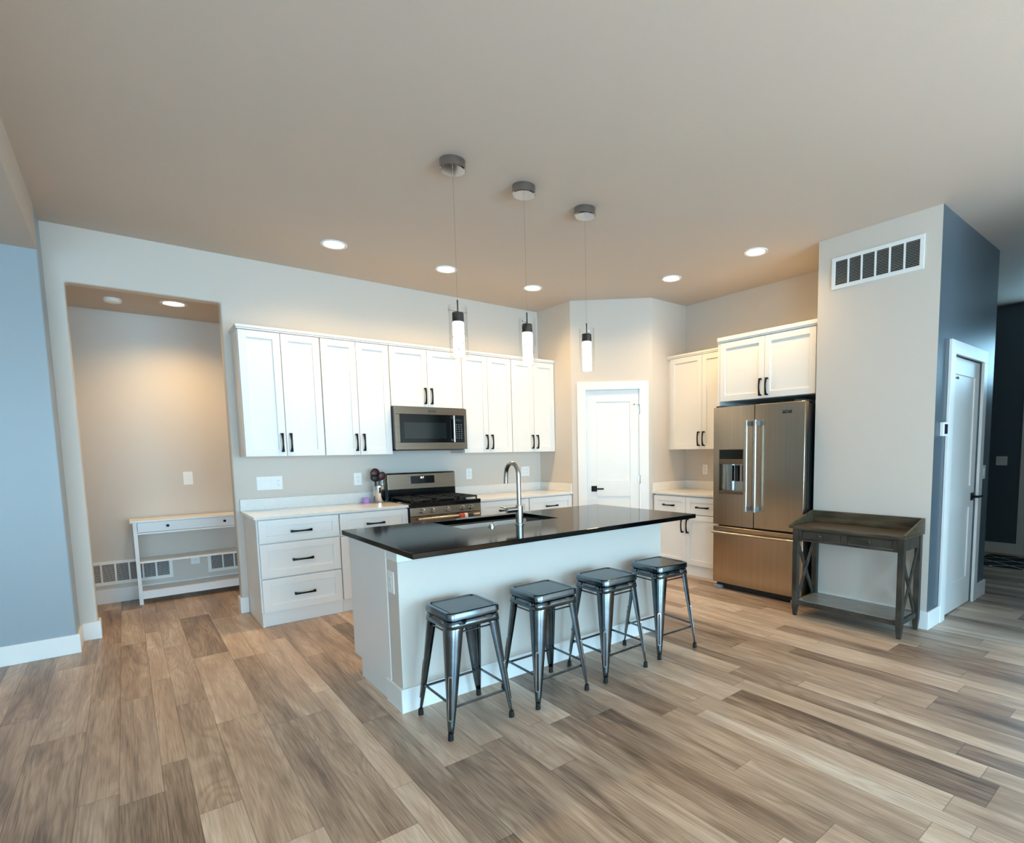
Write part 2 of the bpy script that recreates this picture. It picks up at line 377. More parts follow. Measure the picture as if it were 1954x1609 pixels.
def panel_door(f, name, u0, u1, z1, w0, hinge_right, panels, handle_u, handle_dir, hinges, hw=None):
    """two-panel shaker interior door; front face at w0"""
    t = .035; b = B(f); st = .115
    b.box(u0, u0+st, w0-t, w0, .008, z1); b.box(u1-st, u1, w0-t, w0, .008, z1)
    zs = [.008]+[z for p in panels for z in p]+[z1]
    for k in range(0, len(zs), 2): b.box(u0+st, u1-st, w0-t, w0, zs[k], zs[k+1])
    for z0, zz in panels: b.box(u0+st, u1-st, w0-t+.008, w0-.010, z0, zz)
    d = struct(b, name, 'trim', .0015)
    b = B(f); hz = .948
    b.box(handle_u-.033, handle_u+.033, w0, w0+.008, hz-.033, hz+.033)
    b.tube([(handle_u, w0+.008, hz), (handle_u, w0+.05, hz)], .011, 12)
    b.box(min(handle_u-.012*handle_dir, handle_u+.115*handle_dir), max(handle_u-.012*handle_dir, handle_u+.115*handle_dir), w0+.042, w0+.056, hz-.009, hz+.009)
    b.build('door_handle', 'black', d, .0015)
    hu = u1 if hinge_right else u0
    for hz in hinges:
        b = B(f); b.tube([(hu, w0+.006, hz-.05), (hu, w0+.006, hz+.05)], .007, 10)
        b.box(hu-.016, hu+.016, w0, w0+.002, hz-.045, hz+.045)
        b.build('hinge', 'nickel', d)
    # hinge-pin door stop on the top hinge
    sgn = -1 if hinge_right else 1; hz = hinges[0]+.06
    b = B(f); b.tube([(hu-.02*sgn, w0+.02, hz), (hu+.005*sgn, w0+.01, hz), (hu+.06*sgn, w0+.03, hz)], .004, 8); b.lathe([(0, 0), (.011, .004), (.011, .018), (0, .02)], (hu+.06*sgn, w0+.022, hz), 10, 'y')
    b.build('door_stop', 'nickel', d)
    return d
panel_door(FD, 'door_1', .172, .793, 2.094, -.020, True, [(.25, .858), (1.045, 1.962)], .252, 1, (1.86, 1.054, .25))
b = B(FD); b.box(.068, .169, 0, .02, 0, 2.10); b.box(.796, .894, 0, .02, 0, 2.10); b.box(.068, .894, 0, .02, 2.10, 2.19)
b.box(.162, .1705, -.11, 0, 0, 2.10); b.box(.7945, .803, -.11, 0, 0, 2.10); b.box(.1705, .7945, -.11, 0, 2.0955, 2.105)
struct(b, 'trim_1', 'trim', .002)
FH = Frame((0, -4.216), (1, 0))
panel_door(FH, 'door_2', 4.158, 4.919, 2.094, -.012, False, [(.25, .86), (1.045, 1.962)], 4.86, 1, (1.86, 1.054, .25))
b = B(FH); b.box(4.05, 4.155, .0015, .022, 0, 2.10); b.box(4.922, 5.02, .0, .022, 0, 2.10); b.box(4.05, 5.02, .0015, .022, 2.10, 2.20)
struct(b, 'trim_2', 'trim', .002)

# ------------------------------------------------------------------ cabinetry
def shaker(f, u0, u1, z0, z1, w0, t=.02, fr=.058):
    b = B(f); fr = min(fr, (z1-z0)*.30)
    b.box(u0, u0+fr, w0, w0+t, z0, z1); b.box(u1-fr, u1, w0, w0+t, z0, z1)
    b.box(u0+fr, u1-fr, w0, w0+t, z0, z0+fr); b.box(u0+fr, u1-fr, w0, w0+t, z1-fr, z1)
    b.box(u0+fr, u1-fr, w0, w0+t-.011, z0+fr, z1-fr)
    return b
def pull(f, u, z, w0, vert=True, L=.162):
    """arched black bar pull, flared at its two ends"""
    b = B(f); n = 12; rings = []
    for i in range(n+1):
        t = -1+2*i/n; a = t*L/2; w = w0+.020+.014*(1-t*t); hw = .0062+.0045*t*t; th = .0075
        pts = [(-hw, 0), (hw, 0), (hw, th), (-hw, th)]
        rings.append([b.bm.verts.new(f(u+p[0], w+p[1], z+a) if vert else f(u+a, w+p[1], z+p[0])) for p in pts])
    for i in range(n):
        for k in range(4): b.bm.faces.new((rings[i][k], rings[i][(k+1) % 4], rings[i+1][(k+1) % 4], rings[i+1][k]))
    b.bm.faces.new(rings[0]); b.bm.faces.new(rings[-1])
    for s in (-1, 1):
        c = s*(L/2-.007)
        if vert: b.box(u-.009, u+.009, w0, w0+.023, z+c-.007, z+c+.007)
        else: b.box(u+c-.007, u+c+.007, w0, w0+.023, z-.009, z+.009)
    return b
def upper(f, u0, u1, z0, z1, depth, label, group, hz=None):
    t = thing('upper_cabinet', label, 'cabinet', f((u0+u1)/2, depth/2, z0), group)
    b = B(f); b.box(u0+.001, u1-.001, .002, depth-.018, z0, z1-.003); b.build('body', 'cab', t, .0015)
    m = (u0+u1)/2; hz = hz if hz is not None else z0+.118
    for a0, a1, hu in ((u0+.0045, m-.0022, m-.034), (m+.0022, u1-.0045, m+.034)):
        d = shaker(f, a0, a1, z0+.002, z1-.006, depth-.0175, .0385).build('door', 'cab', t, .0012)
        pull(f, hu, hz, depth+.021).build('handle', 'black', d)
    return t
G = 'upper cabinets on the back wall'
UB = 1.395; UT = 2.449
upper(FB, .002, .6312, UB, UT, .303, 'white two-door upper cabinet above the wide switch plate, first beside the niche opening', G)
upper(FB, .6312, 1.2505, UB, UT, .303, 'white two-door upper cabinet just left of the microwave', G)
upper(FB, 1.2505, 2.026, 1.866, UT, .303, 'short white two-door upper cabinet directly above the microwave', G, 1.866+.112)
upper(FB, 2.026, 2.6433, UB, UT, .303, 'white two-door upper cabinet just right of the microwave', G)
upper(FB, 2.6433, 3.257, UB, UT, .303, 'white two-door upper cabinet against the pantry wall, last on the back wall', G)
def crown(f, u0, u1, w1, z0, h, label, left=True, right=True, t=.012):
    b = B(f); b.box(u0-(t if left else 0), u1+(t if right else 0), .002, w1+t, z0+.012, z0+h)
    b.box(u0-(t*.45 if left else 0), u1+(t*.45 if right else 0), .002, w1+t*.45, z0-.002, z0+.012)
    return tag(b.build('crown_molding', 'cab', None, .003), label, 'molding')
crown(FB, .002, 3.257, .324, UT, .034, 'white crown molding running along the top of the back wall upper cabinets', True, False)
# right wall upper and fridge cabinet
upper(FR, 1.345, 2.262, UB, UT, .315, 'white two-door upper cabinet between the pantry corner and the refrigerator', 'upper cabinets on the right wall')
b = B(FR); b.box(1.307, 1.345, .002, .318, UB, UT-.003)
tag(b.build('filler_strip', 'cab', None, .001), 'narrow white filler strip between pantry wall and right upper cabinet', 'filler')
crown(FR, 1.307, 2.262, .336, UT, .034, 'white crown molding on top of the right wall upper cabinet', False, False)
FCW = 4.531-3.85
t = upper(FR, 2.287, 3.283, 1.866, UT, FCW-.021, 'wide white two-door cabinet above the refrigerator', 'upper cabinets on the right wall', 1.866+.105)
t.name = 'refrigerator_cabinet'
b = B(FR); b.box(2.264, 2.286, .002, FCW-.004, 0, UT-.003)
tag(b.build('side_panel', 'cab', None, .0015), 'tall white end panel on the left of the refrigerator', 'panel')
b = B(FR); b.box(3.284, 3.306, .002, FCW-.004, 0, UT-.003)
tag(b.build('side_panel', 'cab', None, .0015), 'tall white end panel between refrigerator and utility wall', 'panel')
crown(FR, 2.264, 3.306, FCW, UT, .048, 'white crown molding on top of the refrigerator cabinet', False, False)

def base_unit(f, u0, u1, label, fronts, w1, group, kick=.03, side_to_floor=False):
    """fronts: list of (kind, u0, u1, z0, z1, handle (u, z, vertical))"""
    t = thing('base_cabinet', label, 'cabinet', f((u0+u1)/2, w1/2, 0), group)
    b = B(f); b.box(u0+.001, u1-.001, .002, w1-.014, .112, .889); b.build('body', 'cab', t, .001)
    b = B(f); b.box(u0+.001, u1-.001, .002, w1-kick+.02, 0, .112)
    if side_to_floor: b.box(u0+.001, u0+.017, w1-kick+.02, w1+.006, 0, .112)
    b.build('toe_kick', 'cab', t)
    for kind, a0, a1, z0, z1, (hu, hz, vert) in fronts:
        d = shaker(f, a0, a1, z0, z1, w1-.0135, .0345).build(kind, 'cab', t, .0012)
        pull(f, hu, hz, w1+.021, vert).build('handle', 'black', d)
    return t
GB = 'base cabinets on the back wall'
W1 = .612
u0, u1 = -.004, .626; m = (u0+u1)/2
base_unit(FB, u0, u1, 'white base cabinet with three drawers at the left end of the counter', [('drawer', u0+.012, u1-.005, .695, .880, (m+.008, .775, False)), ('drawer', u0+.012, u1-.005, .405, .684, (m+.008, .537, False)), ('drawer', u0+.012, u1-.005, .118, .393, (m+.008, .248, False))], W1, GB, side_to_floor=True)
def drawer_door(u0, u1, label, f=FB, w=W1, g=GB):
    m = (u0+u1)/2
    return base_unit(f, u0, u1, label, [('drawer', u0+.005, u1-.005, .692, .880, (m, .775, False)), ('door', u0+.005, m-.002, .118, .681, (m-.034, .56, True)), ('door', m+.002, u1-.005, .118, .681, (m+.034, .56, True))], w, g)
drawer_door(.626, 1.2495, 'white base cabinet with one drawer left of the gas range')
drawer_door(2.016, 2.639, 'white base cabinet with one drawer directly right of the gas range')
drawer_door(2.639, 3.257, 'white base cabinet with one drawer beside the pantry door')
u0, u1, m = 1.327, 2.262, 1.80; WR = 4.531-3.94
base_unit(FR, u0, u1, 'white base cabinet with two drawers and two doors beside the refrigerator', [
 ('drawer', u0+.005, m-.003, .690, .872, ((u0+m)/2, .771, False)), ('drawer', m+.003, u1-.005, .690, .872, ((u1+m)/2, .769, False)),
 ('door', u0+.005, m-.002, .125, .680, (m-.036, .556, True)), ('door', m+.002, u1-.005, .125, .680, (m+.036, .556, True))], WR, 'base cabinets on the right wall')
# worktops
def worktop(f, u0, u1, w1, label, sides=()):
    b = B(f); b.box(u0, u1, .0015, w1, .8905, .9146); o = b.build('worktop', 'quartz', None, .002)
    b = B(f); b.box(u0 if 'L' not in sides else u0+.0, u1, .0015, .02, .9148, 1.0165)
    if 'R' in sides: b.box(u1-.02, u1, .02, w1-.01, .9148, 1.0165)
    if 'L' in sides: b.box(u0, u0+.02, .02, w1-.01, .9148, 1.0165)
    b.build('backsplash', 'quartz', o, .0015)
    return tag(o, label, 'countertop', 'pale quartz worktops')
worktop(FB, -.022, 1.2495, .65, 'pale quartz worktop with backsplash left of the range')
worktop(FB, 2.0155, 3.2575, .65, 'pale quartz worktop between the range and pantry door', ('R',))
worktop(FR, 1.3065, 2.2625, 4.531-3.90, 'pale quartz worktop between the pantry and refrigerator', ('L',))

# ------------------------------------------------------------------ range
t = thing('gas_range', 'stainless steel gas range with black cooktop between the base cabinets', 'stove', (1.633, -.33, 0))
X0, X1 = 1.256, 2.009
B().box(X0, X1, -.63, -.03, .03, .885).build('body', 'fridgeside', t, .002)
for x in (X0+.02, X1-.06):
    for y in (-.6, -.1): B().box(x, x+.04, y, y+.04, 0, .03).build('foot', 'rubber', t)
B().hexa([(X0, -.672, .802), (X1, -.672, .802), (X0, -.63, .802), (X1, -.63, .802), (X0, -.664, .884), (X1, -.664, .884), (X0, -.63, .884), (X1, -.63, .884)]).build('control_panel', 'steelh', t, .003)
B().box(X0, X1, -.672, -.085, .8855, .926).build('cooktop', 'blackgl', t, .005)
b = B(); b.box(X0, X1, -.115, -.03, .9265, 1.032); b.build('backguard_base', 'blackgl', t, .003)
b = B(); b.prism([(-.03, 1.03), (-.118, 1.03), (-.112, 1.185), (-.10, 1.199), (-.03, 1.199)], X0+.002, X1-.002, 'x'); bg_ = b.build('backguard', 'steelh', t, .003)
b = B(); b.prism([(-.11, 1.082), (-.1175, 1.082), (-.1142, 1.163), (-.11, 1.163)], 1.502, 1.766, 'x'); pan = b.build('control_display', 'blackgl', bg_, .001)
b = B()
for i, x in enumerate((1.612, 1.624, 1.639)):
    b.box(x, x+.002, -.1185, -.1155, 1.135, 1.152)
    if i != 1: b.box(x, x+.008, -.1185, -.1155, 1.150, 1.152)
b.build('clock_digits', 'display', bg_)
for x in (1.374, 1.475, 1.629, 1.795, 1.890):
    b = B(); b.lathe([(0, -.002), (.027, -.002), (.027, -.012), (.022, -.016), (.021, -.042), (.017, -.046), (0, -.046)], (x, -.668, .848), 20, 'y')
    k = b.build('knob', 'nickel', t, 0, True)
    B().box(x-.004, x+.004, -.718, -.7145, .832, .864).build('grip', 'nickel', k, .001)
b = B()
for gx in (X0+.03, X0+.275, X0+.52):
    x0, x1 = gx, gx+.208
    for y in (-.635, -.37, -.12): b.box(x0, x1, y-.007, y+.007, .945, .962)
    for x in (x0, x1-.014): b.box(x, x+.014, -.642, -.113, .945, .962)
    for y in (-.505, -.245): b.box(x0, x1, y-.006, y+.006, .947, .962); b.box((x0+x1)/2-.006, (x0+x1)/2+.006, y-.11, y+.11, .947, .962)
    for x in (x0, x1-.014):
        for y in (-.64, -.125): b.box(x, x+.014, y, y+.012, .926, .946)
b.build('grate', 'iron', t, .002)
for x, y, r in ((1.39, -.5, .045), (1.39, -.25, .035), (1.633, -.375, .05), (1.877, -.5, .04), (1.877, -.25, .045)):
    B().lathe([(0, 0), (r*1.25, 0), (r*1.25, .006), (r, .009), (r, .016), (0, .018)], (x, y, .9262), 20).build('burner', 'iron', t, 0, True)
b = B(); b.box(X0, X1, -.668, -.632, .235, .797); dr = b.build('oven_door', 'steelh', t, .004)
B().box(X0+.10, X1-.10, -.671, -.6685, .33, .66).build('oven_window', 'blackgl', dr, .001)
b = B(); b.tube([(X0+.05, -.72, .776), (X1-.05, -.72, .776)], .013, 14)
for x in (X0+.065, X1-.065): b.box(x-.014, x+.014, -.722, -.668, .763, .789)
b.build('oven_handle', 'nickel', dr, 0, True)
b = B(); b.box(X0, X1, -.668, -.632, .05, .228); b.build('storage_drawer', 'steelh', t, .004)
# towel over the oven handle
tw = thing('dish_towel', 'red white and charcoal striped dish towel hung over the oven handle', 'towel', (1.80, -.72, .5))
def towel(u0, u1, name, m):
    b = B(); pts = [(-.7365, .45), (-.7365, .776)]
    for k in range(7): a = PI-k*PI/6; pts.append((-.72+.0165*math.cos(a), .776+.0165*math.sin(a)))
    pts += [(-.7035, .58)]
    o = [b.bm.verts.new((u0, p[0], p[1])) for p in pts]; q = [b.bm.verts.new((u1, p[0], p[1])) for p in pts]
    for k in range(len(pts)-1): b.bm.faces.new((o[k], o[k+1], q[k+1], q[k]))
    ob = b.build(name, m, tw); s = ob.modifiers.new('solid', 'SOLIDIFY'); s.thickness = .004; s.offset = 1
towel(1.735, 1.79, 'red_stripe', 'towelr'); towel(1.79, 1.822, 'white_stripe', 'towelw'); towel(1.822, 1.885, 'charcoal_stripe', 'towelg')

# ------------------------------------------------------------------ microwave
t = thing('microwave', 'stainless over-the-range microwave with black glass door under the short upper cabinet', 'microwave', (1.638, -.2, 1.431))
MX0, MX1, MZ0, MZ1 = 1.254, 2.0225, 1.432, 1.863
B().box(MX0, MX1, -.372, -.004, MZ0+.012, MZ1).build('body', 'fridgeside', t, .002)
B().box(MX0+.02, MX1-.02, -.36, -.03, MZ0-.002, MZ0+.012).build('vent_grille', 'dark', t)
f0 = -.402; b = B()
b.box(MX0, MX1, f0, -.373, MZ1-.075, MZ1-.006); b.box(MX0, MX1, f0, -.373, MZ0+.006, MZ0+.075)
b.box(MX0, MX0+.045, f0, -.373, MZ0+.075, MZ1-.075); b.box(MX1-.028, MX1, f0, -.373, MZ0+.075, MZ1-.075)
dr = b.build('door_frame', 'steelh', t, .002)
B().box(MX0+.045, MX1-.148, f0+.003, -.373, MZ0+.075, MZ1-.075).build('door_glass', 'blackgl', dr)
B().box(MX0+.09, MX1-.235, f0+.001, f0+.003, MZ0+.115, MZ1-.155).build('window', 'winglass', dr)
b = B(); b.tube([(MX1-.157, f0-.022, MZ0+.08), (MX1-.157, f0-.022, MZ1-.08)], .012, 12)
for z in (MZ0+.1, MZ1-.1): b.box(MX1-.166, MX1-.148, f0-.02, f0+.004, z-.01, z+.01)
b.build('handle', 'nickel', dr, 0, True)
cp = B().box(MX1-.147, MX1-.028, f0+.002, -.373, MZ0+.075, MZ1-.075).build('control_panel', 'blackgl', t)
B().box(MX1-.125, MX1-.06, f0+.0005, f0+.002, MZ1-.135, MZ1-.115).build('display', 'screen', cp)
b = B()
for r in range(7):
    for c in range(3): b.box(MX1-.125+c*.028, MX1-.113+c*.028, f0+.0008, f0+.002, MZ1-.175-r*.023, MZ1-.168-r*.023)
b.build('buttons', 'greyplastic', cp)
b = B(); b.box(1.60, 1.68, f0-.002, f0, MZ1-.052, MZ1-.034); bd = b.build('badge', 'dark', t)
b = B(); [b.box(1.61+i*.011, 1.615+i*.011, f0-.0026, f0-.002, MZ1-.047, MZ1-.039) for i in range(6)]; b.build('badge_lettering', 'nickel', bd)

# ------------------------------------------------------------------ refrigerator (front faces -x)
t = thing('refrigerator', 'stainless French door refrigerator with ice dispenser and bottom freezer drawer', 'refrigerator', (4.1, -2.785, 0))
FXF = 3.70; Y0, Y1, YM = -2.322, -3.268, -2.784
B().box(3.782, 4.48, Y1+.012, Y0-.012, .05, 1.785).build('body', 'fridgeside', t, .004)
B().box(3.74, 3.782, Y1+.03, Y0-.03, .012, .052).build('base_grille', 'dark', t)
for y in (Y1+.03, Y0-.08): B().box(4.4, 4.45, y, y+.05, 0, .05).build('foot', 'rubber', t)
for y in (Y0-.10, Y1+.01): B().box(3.70, 3.79, y, y+.09, .0, .035).build('hinge_foot', 'greyplastic', t, .006)
for y in (Y0-.11, Y1+.02): B().box(3.72, 3.86, y, y+.09, 1.801, 1.815).build('hinge_cover', 'fridgeside', t, .004)
def curved(y0, y1, z0, z1, xf=FXF, xb=3.776, ya=None, yb=None, bow=.010):
    """door skin with a gently bowed front"""
    b = B(); n = 10; A = []; c = (Y0+Y1)/2; hw = (Y0-Y1)/2
    for i in range(n+1):
        y = y0+(y1-y0)*i/n; k = (y-c)/hw; x = xf+bow*k*k
        A.append((x, y))
    b.prism(A+[(xb, y1), (xb, y0)], z0, z1); return b
# left door is built around the dispenser recess
DY0, DY1, DZ0, DZ1 = -2.395, -2.672, .957, 1.392
def bowx(y): k = (y-(Y0+Y1)/2)/((Y0-Y1)/2); return FXF+.010*k*k
b = B()
for y0, y1, z0, z1 in ((Y0, DY0, .648, 1.800), (DY0, DY1, .648, DZ0), (DY0, DY1, DZ1, 1.800), (DY1, YM+.003, .648, 1.800)):
    n = 5; A = [(bowx(y0+(y1-y0)*i/n), y0+(y1-y0)*i/n) for i in range(n+1)]
    b.prism(A+[(3.776, y1), (3.776, y0)], z0, z1)
bmesh.ops.remove_doubles(b.bm, verts=b.bm.verts[:], dist=1e-5)
ld = b.build('door', 'steel', t, 0, True)
rd = curved(YM-.003, Y1, .648, 1.800).build('door', 'steel', t, .004, True)
fz = curved(Y0, Y1, .062, .632).build('freezer_drawer', 'steel', t, .004, True)
def vhandle(y, par):
    b = B(); b.tube([(3.640, y, .808), (3.640, y, 1.655)], .0125, 14)
    h = b.build('handle', 'nickel', par, 0, True)
    b = B()
    for z in (.835, 1.628): b.box(3.632, 3.703, y-.012, y+.012, z-.022, z+.022)
    b.build('handle_bracket', 'greyplastic', h, .003)
vhandle(YM+.046, ld); vhandle(YM-.046, rd)
b = B(); b.tube([(3.648, Y0-.03, .578), (3.648, Y1+.03, .578)], .0125, 14)
for y in (Y0-.055, Y1+.055): b.box(3.645, 3.712, y-.012, y+.012, .567, .589)
b.build('handle', 'nickel', fz, 0, True)
# dispenser
x = FXF
dsp = B().box(x+.004, x+.012, DY1+.006, DY0-.006, 1.296, DZ1-.006).build('dispenser_display', 'blackgl', ld, .001)
b = B()
b.box(x-.003, x+.07, DY1, DY1+.006, DZ0, DZ1); b.box(x-.003, x+.07, DY0-.006, DY0, DZ0, DZ1); b.box(x-.003, x+.07, DY1+.006, DY0-.006, DZ1-.006, DZ1)
b.box(x-.004, x+.03, DY1+.006, DY0-.006, 1.248, 1.295); b.box(x-.004, x+.06, DY1+.006, DY0-.006, DZ0, .988)
b.build('dispenser_frame', 'steelh', ld, .001)
b = B(); b.box(x+.068, x+.073, DY1+.006, DY0-.006, .988, 1.25); b.prism([(x+.068, -2.42), (x+.030, -2.45), (x+.026, -2.49), (x+.036, -2.522), (x+.068, -2.526)], .99, 1.247)
b.build('dispenser_recess', 'nickel', ld, 0, True)
b = B(); b.box(x+.05, x+.06, -2.578, -2.543, 1.08, 1.235); b.box(x+.05, x+.06, -2.655, -2.620, 1.08, 1.235); b.build('dispenser_paddle', 'dark', ld, .003)
b = B(); xb = bowx(-3.1); b.box(xb-.003, xb+.002, -3.147, -3.061, 1.702, 1.729); bd = b.build('badge', 'dark', rd, .001)
b = B(); [b.box(xb-.0038, xb-.003, -3.072-i*.0125, -3.066-i*.0125, 1.716, 1.724) for i in range(6)]; b.box(xb-.0038, xb-.003, -3.120, -3.092, 1.706, 1.711); b.build('badge_lettering', 'nickel', bd)

# ------------------------------------------------------------------ island
IX0, IX1, IY0, IY1 = .2685, 2.4794, -3.0667, -1.9315
ISL = thing('kitchen_island', 'long white kitchen island base with grey knee wall under black stone top', 'island', (1.33, -2.41, 0))
bx0, bx1, ky0, ky1, cyb = .289, 2.376, -2.808, -2.650, -2.020
B().box(bx0, bx1, ky0, ky1, 0, .828).build('knee_wall', 'wall', ISL, .004)
b = B(); b.box(bx0-.002, bx1+.002, ky0-.002, ky1, .8285, .8835); b.build('support_rail', 'trim', ISL, .002)
for x0, x1 in ((bx0-.004, bx0+.014), (bx1-.014, bx1+.004)):
    b = B(); b.box(x0, x1, ky1+.0005, cyb, .118, .8835); b.box(x0, x1, ky1+.0005, cyb-.13, 0, .118); b.build('end_panel', 'cab', ISL, .001)
b = B(); b.box(bx0+.014, bx1-.014, ky1+.001, cyb-.022, .112, .128); b.box(bx0+.014, bx1-.014, ky1+.001, ky1+.012, .128, .8835)
b.box(bx0+.014, .78, cyb-.04, cyb-.022, .128, .8835); b.box(1.71, bx1-.014, cyb-.04, cyb-.022, .128, .8835); b.box(.78, 1.71, cyb-.04, cyb-.022, .128, .66)
b.build('cabinet_body', 'cab', ISL)
B().box(bx0+.014, bx1-.014, cyb-.15, cyb-.135, 0, .112).build('toe_kick', 'cab', ISL)
FI = Frame((bx1, cyb-.021), (-1, 0)); n = 4; wd = (bx1-bx0)/n
for k in range(n):
    d = shaker(FI, k*wd+.004, (k+1)*wd-.004, .125, .66, .0).build('door', 'cab', ISL, .001)
    pull(FI, (k+1)*wd-.045 if k % 2 == 0 else k*wd+.045, .56, .02).build('handle', 'black', d)
    d = shaker(FI, k*wd+.004, (k+1)*wd-.004, .668, .872, .0).build('drawer_front', 'cab', ISL, .001)
b = B(); b.box(bx0-.014, bx1+.014, ky0-.014, ky0-.0005, 0, .132); b.box(bx0-.014, bx0-.0005, ky0-.0005, -2.592, 0, .132); b.box(bx1+.0005, bx1+.014, ky0-.0005, -2.592, 0, .132)
b.build('baseboard', 'trim', ISL, .002)
# island worktop with sink cut-out
HX0, HX1, HY0, HY1 = .860, 1.632, -2.475, -2.018
b = B(); z0, z1 = .884, .914
def quad_ring(b, outer, inner, z0, z1):
    V = {}
    for nm, (x0, x1, y0, y1) in (('o', outer), ('i', inner)):
        for z in (z0, z1): V[nm, z] = [b.bm.verts.new((x, y, z)) for x, y in ((x0, y0), (x1, y0), (x1, y1), (x0, y1))]
    for k in range(4):
        j = (k+1) % 4
        b.bm.faces.new((V['o', z0][k], V['o', z0][j], V['o', z1][j], V['o', z1][k])); b.bm.faces.new((V['i', z1][k], V['i', z1][j], V['i', z0][j], V['i', z0][k]))
        b.bm.faces.new((V['o', z1][k], V['o', z1][j], V['i', z1][j], V['i', z1][k])); b.bm.faces.new((V['o', z0][j], V['o', z0][k], V['i', z0][k], V['i', z0][j]))
quad_ring(b, (IX0, IX1, IY0, IY1), (HX0, HX1, HY0, HY1), z0, z1)
tag(b.build('island_worktop', 'granite', None, .003), 'polished black stone worktop on the kitchen island with sink cut-out', 'countertop')
# sink
SK = thing('kitchen_sink', 'stainless undermount sink set in the black island worktop', 'sink', (1.246, -2.246, .68))
b = B(); sx0, sx1, sy0, sy1 = HX0-.006, HX1+.006, HY0-.006, HY1+.006
b.box(sx0, sx1, sy0, sy1, .682, .686)
b.box(sx0-.003, sx0, sy0-.003, sy1+.003, .682, .883); b.box(sx1, sx1+.003, sy0-.003, sy1+.003, .682, .883); b.box(sx0, sx1, sy0-.003, sy0, .682, .883); b.box(sx0, sx1, sy1, sy1+.003, .682, .883)
b.build('basin', 'basin', SK)
B().lathe([(0, .001), (.028, .001), (.042, .004), (.045, .0005)], (1.246, -2.246, .6861), 24).build('drain', 'chrome', SK, 0, True)
# faucet
FA = thing('faucet', 'tall gooseneck brushed nickel faucet standing on the black island worktop', 'faucet', (1.232, -2.561, .914))
fx, fy = 1.232, -2.561
B().lathe([(0, 0), (.031, 0), (.031, .006), (.0255, .009), (.0255, .128), (.022, .132), (0, .132)], (fx, fy, .9142), 28).build('body', 'nickel', FA, 0, True)
path = [(fx, fy, 1.04), (fx, fy, 1.15), (fx, fy, 1.25)]
r = .076
for k in range(1, 15):
    a = PI*k/15*1.03; path.append((fx, fy+r-r*math.cos(a), 1.25+r*math.sin(a)))
last = path[-1]; path += [(fx, last[1]+.004, last[2]-.03), (fx, last[1]+.008, 1.185)]
B().tube(path, .0150, 18).build('spout', 'nickel', FA, 0, True)
hd = B().tube([(fx-.02, fy, 1.018), (fx-.10, fy, 1.018)], .0195, 20).build('valve', 'nickel', FA, 0, True)
B().tube([(fx-.085, fy, 1.022), (fx-.145, fy+.008, 1.046)], .0042, 10).build('lever', 'nickel', hd, 0, True)
o = B().lathe([(0, 0), (.026, 0), (.026, .004), (.018, .006), (.018, .014), (.015, .016), (0, .016)], (1.043, -2.515, .9142), 24).build('air_switch_button', 'chrome', None, 0, True)
tag(o, 'small round chrome button on the black worktop left of the faucet', 'button')

